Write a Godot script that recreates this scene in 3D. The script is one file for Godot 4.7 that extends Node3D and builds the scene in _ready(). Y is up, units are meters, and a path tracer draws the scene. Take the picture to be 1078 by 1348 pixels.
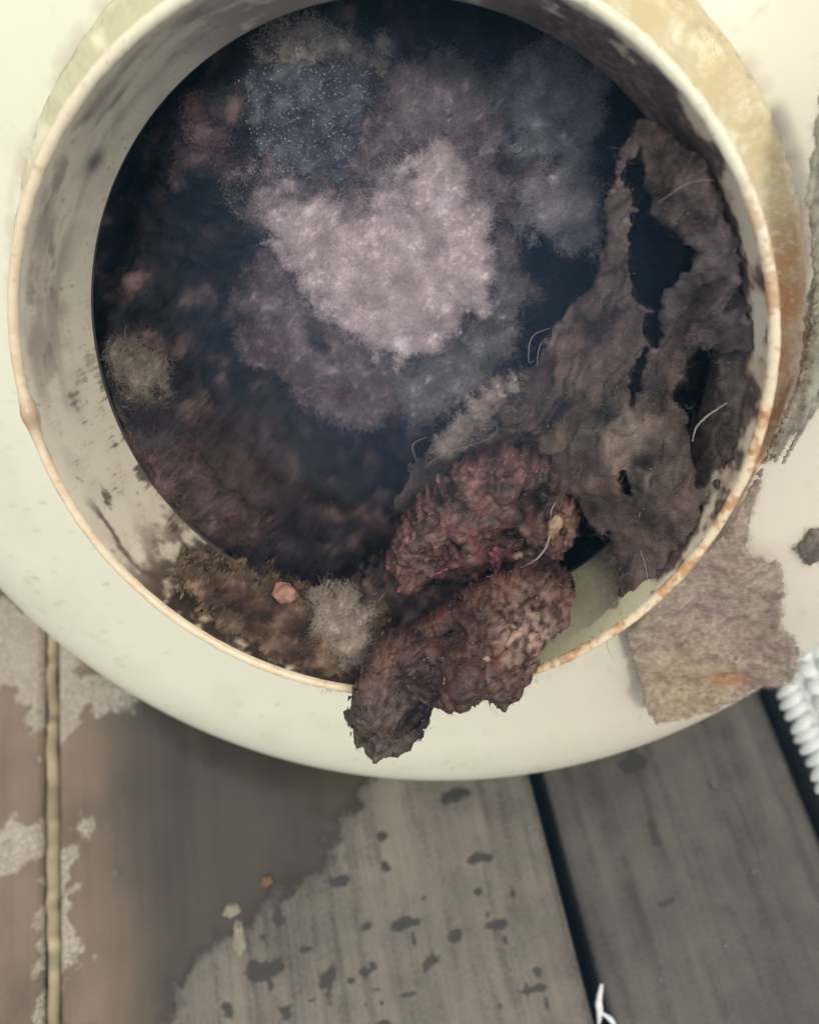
extends Node3D
# A cream vessel lying tilted on a wet plank deck, its wide collar packed with matted fibre and fluff.

const OUT := {
	"web": [613,622,625,656,687,624,754,567,843,422,917,261,976,88,985,-77,948,-237,887,-348,821,-483,772,-620,711,-777,680,-768,692,-664,702,-573,657,-495,594,-468,541,-427,510,-499,296,-564,94,-587,-12,-526,47,-421,109,-347,196,-268,304,-172,396,-74,463,24,539,153,584,227,584,353,577,455,581,560],
	"webhole1": [625,597,655,508,702,406,752,376,796,328,786,272,764,222,748,163,752,76,734,9,718,-56,708,-119,688,-120,694,-51,713,26,718,112,721,175,682,189,659,277,657,381,623,497],
	"webhole2": [855,76,888,73,906,0,916,-113,920,-215,900,-285,873,-288,863,-196,844,-106,814,-88,821,-16],
	"webhole3": [664,-239,688,-272,703,-342,682,-340],
	"redlump": [24,-526,89,-430,194,-331,284,-268,421,-273,500,-320,541,-400,596,-502,578,-589,538,-663,480,-728,328,-742,206,-830,104,-872,-3,-835,-48,-740,-9,-616],
	"lowlump": [-104,-939,-52,-828,-31,-766,39,-734,126,-676,212,-626,296,-561,423,-522,504,-528,546,-578,533,-649,472,-718,445,-790,423,-870,360,-944,306,-905,242,-932,170,-980,111,-1045,56,-1081,-6,-1053,-79,-1018],
	"tuft": [-258,-745,-168,-732,-69,-791,-33,-863,-58,-908,-150,-896,-240,-846],
	"wallmat": [-679,-620,-616,-603,-521,-638,-419,-676,-287,-737,-115,-772,-15,-794,-19,-883,-80,-1002,-198,-985,-342,-926,-481,-818,-572,-737,-643,-673],
	"crumb": [-378,-707,-350,-691,-302,-703,-288,-731,-315,-744,-362,-734],
	"flap": [1014,-580,1070,-497,1105,-367,1125,-266,1136,-206,1180,-122,1202,-42,1232,-58,1211,-145,1168,-217,1130,-320,1127,-404,1122,-497,1117,-585,1139,-636,1251,-651,1270,-784,1293,-882,1351,-972,1351,-1088,1272,-1150,1181,-1232,1045,-1303,920,-1319,879,-1214,827,-1081,793,-957,832,-831,916,-724],
	"strip": [1034,746,1060,770,1162,570,1277,55,1209,-87,1157,-172,1112,-239,1093,-230,1122,-111,1140,-11,1139,117,1120,238,1076,372,1042,482,1033,622],
	"scrap": [1315,-640,1356,-564,1420,-576,1427,-678,1370,-707],
	"puff": [-434,425,-385,502,-331,529,-281,426,-191,399,-105,406,-81,482,-32,511,8,503,52,547,110,585,186,564,241,475,272,350,287,231,268,117,189,52,112,-36,-14,-74,-106,-26,-201,44,-292,137,-357,251,-415,317],
	"cryst": [-445,761,-276,808,-85,792,-74,653,-95,499,-126,391,-206,369,-305,374,-399,476,-410,632],
	"band": [-359,845,-194,869,-45,836,-56,781,-176,785,-295,760,-351,775],
	"greytop": [309,766,434,835,553,756,587,625,533,526,424,546,338,545,289,653],
	"greymid": [351,488,482,530,587,452,613,346,563,280,466,306,373,344],
	"sliver": [-574,723,-518,683,-472,591,-471,496,-524,502,-560,590],
	"mauve": [-547,96,-461,128,-380,3,-270,-153,-85,-175,73,-266,-88,-330,-236,-303,-393,-216,-519,-105],
	"wisp": [67,-116,224,-11,293,108,297,271,343,156,342,-13,279,-155,168,-264,39,-297,-38,-202],
	"topfluff": [-57,727,40,784,178,787,256,701,249,604,140,583,40,542,-42,573],
	"leftclump": [-906,4,-827,13,-753,-23,-748,-151,-831,-173,-894,-180,-913,-93],
	"lowmauve": [-925,-287,-827,-290,-722,-390,-618,-527,-469,-667,-530,-746,-691,-713,-824,-564,-904,-424],
	"wet": [-1584,-2097,-1232,-1719,-667,-1396,-36,-935,8,-759,-84,-706,-187,-603,-288,-538,-275,-434,-330,-379,-470,-391,-637,-312,-712,-249,-834,-227,-942,-143,-1015,-54,-1091,102,-2398,-81,-2632,-2311],
	"foam_a": [-2065,-2150,-1584,-2008,-1429,-1675,-1090,-1422,-1132,-1351,-1243,-1413,-1303,-1327,-1376,-1401,-1453,-1338,-1546,-1242,-1658,-1380,-1717,-1570,-1890,-1666,-2046,-1759],
	"foam_b": [-1934,-907,-1724,-916,-1636,-933,-1565,-866,-1370,-879,-1389,-813,-1495,-783,-1583,-750,-1687,-789,-1747,-651,-1923,-638],
	"foam_c": [-1583,-767,-1443,-773,-1463,-577,-1449,-353,-1401,-282,-1451,-217,-1549,-312,-1576,-59,-1614,-67,-1599,-445],
	"crevice": [-197,-750,-53,-684,104,-746,301,-683,489,-613,562,-652,537,-724,426,-844,262,-912,115,-909,-30,-960,-108,-900],
	"growth": [-505,417,-448,539,-128,633,-86,727,60,803,242,765,309,623,328,428,378,264,391,54,317,-160,195,-302,28,-334,-233,-326,-407,-227,-535,-78,-566,85,-492,218],
	"fringe": [115,-359,146,-290,219,-225,298,-143,364,-101,385,-131,307,-224,215,-312,166,-369],
}

# wet marks on the deck: x, z, half width, half length in millimetres
const SPOTS := [[36,-33,9.0,2.9],[41,-5,6.7,2.4],[21,-4,4.0,2.7],[-16,1,4.6,3.2],[9,4,6.6,4.3],[-2,14,5.2,2.0],[-56,9,5.1,5.0],[-37,4,4.6,6.2],[-3,-52,3.5,2.6],[-4,-39,2.8,2.6],[-24,-36,6.2,3.2],[-64,-8,9.9,4.1],[35,-64,7.2,3.4],[122,-60,14.0,3.5],[123,-29,3.5,5.8],[52,23,6.5,1.4],[119,2,4.7,1.5],[-55,-31,4.1,6.8],[0,-13,7.4,2.4],[3,-5,2.7,4.7],[-81,4,3.9,4.5],[-17,-15,3.4,1.8],[11,-22,2.0,2.5]]
const DROPS := [[-162,-120],[-126,-60],[-166,-136],[-176,-84],[-145,-29],[-20,-63],[55,-21],[40,15],[159,-43],[163,-2],[139,24],[97,-64],[68,-41],[106,31]]

var rng := RandomNumberGenerator.new()
var n_a := FastNoiseLite.new()   # broad
var n_b := FastNoiseLite.new()   # middling
var n_c := FastNoiseLite.new()   # fine
var vessel_frame: Transform3D
var felt_relief: NoiseTexture2D
var tufts := {}
var taken := {}
var paint_z := 0.0   # the height of the point being painted

func _ready() -> void:
	rng.seed = 7
	# ---- camera, sky, sun, exposure
	var pitch := deg_to_rad(62.0)
	var cam := Camera3D.new()
	cam.name = "camera"
	add_child(cam)
	cam.position = Vector3(0, 0.42, 0)
	cam.rotation = Vector3(-pitch, 0, 0)
	cam.near = 0.01
	cam.far = 60.0
	cam.fov = rad_to_deg(2.0 * atan(674.0 / 1100.0))
	cam.current = true
	var lens := CameraAttributesPhysical.new()
	lens.frustum_focal_length = 12.0 / (674.0 / 1100.0)
	lens.exposure_aperture = 5.6
	lens.frustum_focus_distance = 0.25
	lens.frustum_near = 0.01
	lens.frustum_far = 60.0
	cam.attributes = lens
	var sky_mat := ProceduralSkyMaterial.new()
	sky_mat.sky_top_color = Color(0.955, 0.935, 0.905)
	sky_mat.sky_horizon_color = Color(0.91, 0.89, 0.86)
	sky_mat.ground_horizon_color = Color(0.45, 0.44, 0.42)
	sky_mat.ground_bottom_color = Color(0.30, 0.29, 0.27)
	sky_mat.sky_curve = 0.2
	sky_mat.sky_energy_multiplier = 1.0
	var env := Environment.new()
	env.background_mode = Environment.BG_SKY
	env.sky = Sky.new()
	env.sky.sky_material = sky_mat
	env.tonemap_mode = Environment.TONE_MAPPER_LINEAR
	env.tonemap_exposure = 1.36
	env.sdfgi_enabled = true
	env.ssao_enabled = true
	env.ssil_enabled = true
	env.volumetric_fog_enabled = true
	env.volumetric_fog_density = 0.0
	env.fog_enabled = true  # thin blue fog added in place of lens veil
	env.fog_light_color = Color(0.50, 0.80, 1.0)
	env.fog_density = 0.07
	var we := WorldEnvironment.new()
	we.name = "environment"
	we.environment = env
	add_child(we)
	var sun := DirectionalLight3D.new()
	sun.name = "sun"
	add_child(sun)
	sun.look_at_from_position(Vector3(0.2, 1.1, 0.75), Vector3.ZERO)
	sun.light_energy = 0.44
	sun.light_color = Color(1.0, 0.97, 0.90)
	sun.light_angular_distance = 12.0
	sun.shadow_enabled = true

	n_a.seed = 3; n_a.frequency = 1.0; n_a.fractal_octaves = 4; n_a.fractal_gain = 0.42; n_a.noise_type = FastNoiseLite.TYPE_SIMPLEX_SMOOTH
	n_b.seed = 11; n_b.frequency = 1.0; n_b.fractal_octaves = 3; n_b.noise_type = FastNoiseLite.TYPE_SIMPLEX_SMOOTH
	n_c.seed = 29; n_c.frequency = 1.0; n_c.fractal_octaves = 2; n_c.noise_type = FastNoiseLite.TYPE_SIMPLEX
	vessel_frame = Transform3D(Basis(Vector3(0.9965, 0.0495, 0.0678), Vector3(0.0, 0.8077, -0.5896), Vector3(-0.084, 0.5875, 0.8048)).orthonormalized(), Vector3(-0.0074, 0.2417, -0.1304))
	felt_relief = relief_texture(512, 0.035, 5)
	build_deck()
	build_vessel()
	build_packing()
	build_clumps()
	build_outside_scraps()
	build_rope_mat()
	build_small_things()

# ------------------------------------------------------------------ helpers
func relief_texture(side: int, freq: float, oct: int) -> NoiseTexture2D:
	var n := FastNoiseLite.new()
	n.seed = 41; n.frequency = freq; n.fractal_octaves = oct; n.noise_type = FastNoiseLite.TYPE_SIMPLEX_SMOOTH
	n.domain_warp_enabled = true
	n.domain_warp_amplitude = 14.0
	n.domain_warp_frequency = 0.02
	var t := NoiseTexture2D.new()
	t.width = side; t.height = side; t.seamless = true; t.noise = n; t.normalize = true
	return t

func sm(a: float, b: float, x: float) -> float:
	return smoothstep(a, b, x)

func gauss(x: float, y: float, cx: float, cy: float, s: float) -> float:
	return exp(-((x - cx) * (x - cx) + (y - cy) * (y - cy)) / (s * s))

func ang(deg: float, c: float) -> float:   # signed difference of two angles
	return wrapf(deg - c, -180.0, 180.0)

func arc(deg: float, c: float, half: float, soft: float) -> float:
	return 1.0 - sm(half - soft, half + soft, absf(ang(deg, c)))

func numbered(called: String) -> String:
	if not taken.has(called):
		taken[called] = 0
		return called
	taken[called] += 1
	return "%s_%03d" % [called, taken[called]]

func tag(o: Node, label: String, category := "", group := "") -> void:
	o.set_meta("label", label)
	if category: o.set_meta("category", category)
	if group: o.set_meta("group", group)

func thing(called: String, label: String, category: String, frame: Transform3D, group := "") -> Node3D:
	var o := Node3D.new()
	o.name = numbered(called)
	add_child(o)
	o.transform = frame
	tag(o, label, category, group)
	return o

func in_vessel(called: String, label: String, category: String, base: Vector3, group := "") -> Node3D:
	var o := thing(called, label, category, vessel_frame.translated_local(base), group)
	o.set_meta("base", base)
	return o

func put(parent: Node, called: String, mesh: Mesh, mat: Material) -> MeshInstance3D:
	var m := MeshInstance3D.new()
	m.name = called
	m.mesh = mesh
	m.material_override = mat
	parent.add_child(m, true)
	if parent.has_meta("base"):
		m.position = -parent.get_meta("base")
	return m

func painted(rough: float, relief := 0.0, scale := 40.0, spec := 0.5) -> StandardMaterial3D:
	var m := StandardMaterial3D.new()
	m.vertex_color_use_as_albedo = true
	m.roughness = rough
	m.metallic_specular = spec
	if relief > 0.0:
		m.uv1_triplanar = true
		m.uv1_scale = Vector3(scale, scale, scale)
		m.heightmap_enabled = true
		m.heightmap_texture = felt_relief
		m.heightmap_scale = relief
	return m

func mesh_of(v: PackedVector3Array, c: PackedColorArray, idx: PackedInt32Array, n := PackedVector3Array()) -> ArrayMesh:
	var a := []
	a.resize(Mesh.ARRAY_MAX)
	a[Mesh.ARRAY_VERTEX] = v
	a[Mesh.ARRAY_COLOR] = c
	a[Mesh.ARRAY_INDEX] = idx
	if n.size():
		a[Mesh.ARRAY_NORMAL] = n
		var am := ArrayMesh.new()
		am.add_surface_from_arrays(Mesh.PRIMITIVE_TRIANGLES, a)
		return am
	var st := SurfaceTool.new()
	st.create_from_arrays(a)
	st.generate_normals()
	return st.commit()

func spline(p: Array, step: float) -> PackedVector2Array:   # Catmull-Rom through (r, z) points
	var out := PackedVector2Array()
	for i in p.size() - 1:
		var a: Vector2 = p[maxi(i - 1, 0)]
		var b: Vector2 = p[i]
		var c: Vector2 = p[i + 1]
		var d: Vector2 = p[mini(i + 2, p.size() - 1)]
		var k := maxi(1, int(b.distance_to(c) / step))
		for j in k:
			out.append(b.cubic_interpolate(c, a, d, float(j) / k))
	out.append(p[p.size() - 1])
	return out

# A surface of revolution about local z. The profile runs so that the outside is on its left going on.
func lathe(profile: PackedVector2Array, seg: int, paint: Callable, swell = null) -> ArrayMesh:
	var v := PackedVector3Array()
	var nn := PackedVector3Array()
	var c := PackedColorArray()
	var idx := PackedInt32Array()
	var rows := profile.size()
	for i in rows:
		var t := (profile[mini(i + 1, rows - 1)] - profile[maxi(i - 1, 0)]).normalized()
		var nr := Vector2(t.y, -t.x) * -1.0
		for j in seg + 1:
			var th := TAU * j / seg
			var cs := cos(th)
			var sn := sin(th)
			var r := profile[i].x
			var z := profile[i].y
			if swell != null:
				var s: float = swell.call(rad_to_deg(th), r, z)
				r += nr.x * s
				z += nr.y * s
			v.append(Vector3(r * cs, r * sn, z))
			nn.append(Vector3(nr.x * cs, nr.x * sn, nr.y))
			c.append(paint.call(rad_to_deg(th), r, z))
	for i in rows - 1:
		for j in seg:
			var a := i * (seg + 1) + j
			var b := a + seg + 1
			idx.append_array(PackedInt32Array([a, a + 1, b, a + 1, b + 1, b]))
	if swell != null:
		return mesh_of(v, c, idx)
	return mesh_of(v, c, idx, nn)

func poly(called: String) -> PackedVector2Array:
	var p := PackedVector2Array()
	var a: Array = OUT[called]
	for i in range(0, a.size(), 2):
		p.append(Vector2(a[i], a[i + 1]) * 1e-4)
	return p

func signed(p: Vector2, g: PackedVector2Array) -> float:   # distance to a polygon's edge, positive inside
	var best := 1e9
	var inside := false
	var j := g.size() - 1
	for i in g.size():
		var a := g[j]
		var b := g[i]
		var e := b - a
		var w := p - a
		best = minf(best, (w - e * clampf(w.dot(e) / maxf(e.length_squared(), 1e-12), 0.0, 1.0)).length_squared())
		if (a.y > p.y) != (b.y > p.y) and p.x < (b.x - a.x) * (p.y - a.y) / (b.y - a.y) + a.x:
			inside = not inside
		j = i
	return sqrt(best) if inside else -sqrt(best)

# A closed sheet or lump with an irregular outline, a surface of its own height and a thickness that rounds off towards the edge.
func felt(outline: PackedVector2Array, holes: Array, height: Callable, paint: Callable, o: Dictionary) -> ArrayMesh:
	var cell: float = o.get("cell", 0.0008)
	var thick: float = o.get("thick", 0.002)
	var under: float = o.get("under", 0.5)
	var wide: float = o.get("round", 0.003)
	var bump: float = o.get("bump", 0.001)
	var bf: float = o.get("bump_freq", 120.0)
	var jag: float = o.get("jag", 0.001)
	var jf: float = o.get("jag_freq", 250.0)
	var ridge: float = o.get("ridge", 0.0)
	var off: float = o.get("seed", 0.0)
	var box := Rect2(outline[0], Vector2.ZERO)
	for q in outline:
		box = box.expand(q)
	box = box.grow(jag * 1.5 + cell * 2.0)
	var nx := int(box.size.x / cell) + 2
	var ny := int(box.size.y / cell) + 2
	const K := 3
	var cx := nx / K + 2
	var cy := ny / K + 2
	var coarse := PackedFloat32Array()
	coarse.resize(cx * cy)
	for j in cy:
		for i in cx:
			var q := box.position + Vector2(i, j) * cell * K
			var d := signed(q, outline)
			for h in holes:
				d = minf(d, -signed(q, h))
			coarse[j * cx + i] = d
	var dist := PackedFloat32Array()
	dist.resize(nx * ny)
	for j in ny:
		for i in nx:
			var fi := float(i) / K
			var fj := float(j) / K
			var i0 := int(fi)
			var j0 := int(fj)
			var k := j0 * cx + i0
			var d := lerpf(lerpf(coarse[k], coarse[k + 1], fi - i0), lerpf(coarse[k + cx], coarse[k + cx + 1], fi - i0), fj - j0)
			if absf(d) < jag * 3.0 + cell:
				var q := box.position + Vector2(i, j) * cell
				d += jag * (n_b.get_noise_2d(q.x * jf + off, q.y * jf) * 1.3 + 0.5 * n_c.get_noise_2d(q.x * jf * 4.0, q.y * jf * 4.0 + off))
			if absf(d) < 1e-6: d = 1e-6
			dist[j * nx + i] = d
	var v := PackedVector3Array()
	var lows := PackedVector3Array()
	var c := PackedColorArray()
	var depth := PackedFloat32Array()
	var tri := PackedInt32Array()
	var ids := {}
	var corner := func(a: int, b: int) -> int:   # a grid point (a == b) or the crossing between two
		var key := a * nx * ny + b if a <= b else b * nx * ny + a
		if ids.has(key):
			return ids[key]
		var q := Vector2(a % nx, a / nx)
		var d := dist[a]
		if a != b:
			q = q.lerp(Vector2(b % nx, b / nx), dist[a] / (dist[a] - dist[b]))
			d = 0.0
		q = box.position + q * cell
		var u := clampf(d / wide, 0.0, 1.0)
		var rise := sqrt(maxf(0.0, 1.0 - (1.0 - u) * (1.0 - u)))
		var z: float = height.call(q.x, q.y)
		v.append(Vector3(q.x, q.y, z + thick * rise))
		lows.append(Vector3(q.x, q.y, z - thick * under * rise))
		depth.append(d)
		ids[key] = v.size() - 1
		return v.size() - 1
	for j in ny - 1:
		for i in nx - 1:
			var a := j * nx + i
			for t in [[a, a + 1, a + nx + 1], [a, a + nx + 1, a + nx]]:
				var ring := []
				for k in 3:
					var p: int = t[k]
					var q: int = t[(k + 1) % 3]
					if dist[p] > 0.0:
						ring.append(corner.call(p, p))
					if (dist[p] > 0.0) != (dist[q] > 0.0):
						ring.append(corner.call(p, q))
				for k in range(1, ring.size() - 1):
					tri.append(ring[0]); tri.append(ring[k + 1]); tri.append(ring[k])
	var n := v.size()
	var nn := PackedVector3Array()
	nn.resize(n)
	for k in range(0, tri.size(), 3):
		var f := (v[tri[k + 2]] - v[tri[k]]).cross(v[tri[k + 1]] - v[tri[k]])
		nn[tri[k]] += f
		nn[tri[k + 1]] += f
		nn[tri[k + 2]] += f
	for k in n:
		var p := v[k]
		var q := p * bf + Vector3(off, off * 0.7, 0.0)
		var nz := n_a.get_noise_3dv(q)
		if ridge > 0.0:
			nz += ridge * (0.5 - absf(n_b.get_noise_3dv(q * 0.8 + Vector3(31, 0, 0))) * 2.2)
		paint_z = p.z
		c.append(paint.call(p.x, p.y, nz, depth[k]))
		v[k] = p + nn[k].normalized() * bump * nz * smoothstep(0.0, wide * 0.6, depth[k])
	if under > 0.0:
		v.append_array(lows)
		c.append_array(c.duplicate())
		var m := tri.size()
		for k in range(0, m, 3):
			tri.append(tri[k] + n); tri.append(tri[k + 2] + n); tri.append(tri[k + 1] + n)
	var mesh := mesh_of(v, c, tri)
	return mesh

# ---- hairs
func tuft(kind: String) -> ArrayMesh:
	if tufts.has(kind):
		return tufts[kind]
	if kind == "speck":   # one tiny pale grain
		tufts[kind] = blob(Vector3.ZERO, Vector3(0.00019, 0.00015, 0.00014), Color.WHITE, 0.4, 2.0, 4)
		return tufts[kind]
	var spec: Dictionary = {
		"fluff": {"n": 26, "len": 0.0030, "w": 0.00008, "curl": 2.4, "up": 0.55, "spread": 0.0026},
		"fine": {"n": 16, "len": 0.0022, "w": 0.00009, "curl": 1.2, "up": 0.35, "spread": 0.0022},
		"lint": {"n": 14, "len": 0.0034, "w": 0.00010, "curl": 1.0, "up": 0.16, "spread": 0.0026},
		"long": {"n": 5, "len": 0.0085, "w": 0.00010, "curl": 1.6, "up": 0.5, "spread": 0.003},
	}[kind]
	var v := PackedVector3Array()
	var c := PackedColorArray()
	var idx := PackedInt32Array()
	for k in spec.n:
		var p := Vector3(rng.randfn(0, 0.5) * spec.spread, rng.randfn(0, 0.5) * spec.spread, -0.0004)
		var a := rng.randf() * TAU
		var d := Vector3(cos(a), sin(a), spec.up * rng.randf_range(0.3, 2.0)).normalized()
		var side := d.cross(Vector3(rng.randfn(), rng.randfn(), rng.randfn())).normalized()
		var long: float = spec.len * rng.randf_range(0.55, 1.25)
		var shade := rng.randf_range(0.72, 1.0)
		var steps := 5
		for s in steps + 1:
			var w: float = spec.w * (1.0 - 0.6 * s / steps)
			v.append(p - side * w * 0.5)
			v.append(p + side * w * 0.5)
			c.append(Color(shade, shade, shade)); c.append(Color(shade, shade, shade))
			if s:
				var b := v.size() - 4
				idx.append_array(PackedInt32Array([b, b + 1, b + 2, b + 2, b + 1, b + 3]))
			p += d * long / steps
			d = (d + Vector3(rng.randfn(), rng.randfn(), rng.randfn() * 0.7) * spec.curl * 0.28).normalized()
			side = (side - d * side.dot(d)).normalized()
	tufts[kind] = mesh_of(v, c, idx)
	return tufts[kind]

# Hairs scattered over the upper faces of a mesh: keep(p) says how likely and tint(p, colour) in what colour.
func fuzz(parent: MeshInstance3D, called: String, kind: String, count: int, size: float, tint: Callable, keep = null) -> void:
	var a := parent.mesh.surface_get_arrays(0)
	var v: PackedVector3Array = a[Mesh.ARRAY_VERTEX]
	var nn: PackedVector3Array = a[Mesh.ARRAY_NORMAL]
	var cc: PackedColorArray = a[Mesh.ARRAY_COLOR]
	var spots := []
	var tries := 0
	while spots.size() < count and tries < count * 12:
		tries += 1
		var i := rng.randi() % v.size()
		if nn[i].z < 0.05:
			continue
		if keep != null and rng.randf() > float(keep.call(v[i])):
			continue
		spots.append(i)
	if spots.is_empty():
		return
	var mm := MultiMesh.new()
	mm.transform_format = MultiMesh.TRANSFORM_3D
	mm.use_colors = true
	mm.mesh = tuft(kind)
	mm.instance_count = spots.size()
	for k in spots.size():
		var i: int = spots[k]
		var n := nn[i].lerp(Vector3(0, 0, 1), 0.25).normalized()
		var x := n.cross(Vector3(rng.randfn(), rng.randfn(), rng.randfn())).normalized()
		var s := size * rng.randf_range(0.6, 1.3)
		mm.set_instance_transform(k, Transform3D(Basis(x, n.cross(x), n).scaled(Vector3(s, s, s)), v[i] + Vector3(rng.randfn(), rng.randfn(), 0) * 0.0006))
		var col: Color = tint.call(v[i], cc[i])
		mm.set_instance_color(k, col)
	var o := MultiMeshInstance3D.new()
	o.name = called
	o.multimesh = mm
	o.material_override = hair_material()
	o.set_meta("kind", "stuff")
	parent.add_child(o, true)

var hair_mat: StandardMaterial3D
func hair_material() -> StandardMaterial3D:
	if hair_mat == null:
		hair_mat = painted(0.8, 0.0, 1.0, 0.25)
	return hair_mat

func strand(pts: Array, radius: float, col: Color, wobble := 0.8, tint := 0.3) -> ArrayMesh:   # a thin round thread through points
	var cur := Curve3D.new()
	for i in pts.size():
		var t: Vector3 = (pts[mini(i + 1, pts.size() - 1)] - pts[maxi(i - 1, 0)]) * 0.2
		cur.add_point(pts[i], -t, t)
	cur.bake_interval = maxf(cur.get_baked_length() / 60.0, 0.0002)
	var b := cur.get_baked_points()
	var v := PackedVector3Array()
	var c := PackedColorArray()
	var idx := PackedInt32Array()
	var side := Vector3(0.3, 0.5, 0.8)
	for i in b.size():
		var d := (b[mini(i + 1, b.size() - 1)] - b[maxi(i - 1, 0)]).normalized()
		side = (side - d * side.dot(d)).normalized()
		var up := d.cross(side)
		var r := radius * (1.0 - 0.55 * absf(2.0 * i / b.size() - 1.0))
		var wob := Vector3(n_b.get_noise_1d(i * 0.35), n_b.get_noise_1d(i * 0.35 + 90.0), n_b.get_noise_1d(i * 0.35 + 190.0)) * radius * wobble
		for k in 6:
			v.append(b[i] + wob + (side * cos(TAU * k / 6) + up * sin(TAU * k / 6)) * r)
			c.append(shade(col, 1.0 + tint * n_a.get_noise_1d(i * 0.55 + 7.0)))
		if i:
			for k in 6:
				var p := (i - 1) * 6 + k
				var q := (i - 1) * 6 + (k + 1) % 6
				idx.append_array(PackedInt32Array([p, q, p + 6, q, q + 6, p + 6]))
	return mesh_of(v, c, idx)

func blob(center: Vector3, rad: Vector3, col: Color, rough: float, f: float, detail := 20, basis := Basis()) -> ArrayMesh:   # a lumpy pebble-like mesh
	var v := PackedVector3Array()
	var c := PackedColorArray()
	var idx := PackedInt32Array()
	for i in detail + 1:
		for j in detail * 2:
			var a := PI * i / detail
			var b := TAU * j / (detail * 2)
			var d := Vector3(sin(a) * cos(b), sin(a) * sin(b), cos(a))
			var nz := n_a.get_noise_3dv(d * f + center * 900.0)
			v.append(center + basis * (d * rad * (1.0 + rough * nz)))
			c.append(col * (1.0 + 0.5 * nz))
	for i in detail:
		for j in detail * 2:
			var a := i * detail * 2 + j
			var b := i * detail * 2 + (j + 1) % (detail * 2)
			idx.append_array(PackedInt32Array([a, b, a + detail * 2, b, b + detail * 2, a + detail * 2]))
	return mesh_of(v, c, idx)

# ------------------------------------------------------------------ the deck
func plane_distance(g: PackedVector2Array, at: Rect2, w: int, h: int) -> PackedFloat32Array:   # signed distance, one value in 8 x 8 texels
	var out := PackedFloat32Array()
	for j in h / 8 + 2:
		for i in w / 8 + 2:
			out.append(signed(at.position + Vector2(i * 8.0 / w, j * 8.0 / h) * at.size, g))
	return out

func layer(w: int, h: int, freq: float, oct: int, shrink_y: int, s: int) -> PackedByteArray:
	var n := FastNoiseLite.new()
	n.seed = s; n.frequency = freq; n.fractal_octaves = oct; n.noise_type = FastNoiseLite.TYPE_SIMPLEX_SMOOTH
	var im := n.get_image(w, h / shrink_y)
	im.convert(Image.FORMAT_L8)
	if shrink_y > 1:
		im.resize(w, h, Image.INTERPOLATE_CUBIC)
	return im.get_data()

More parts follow.
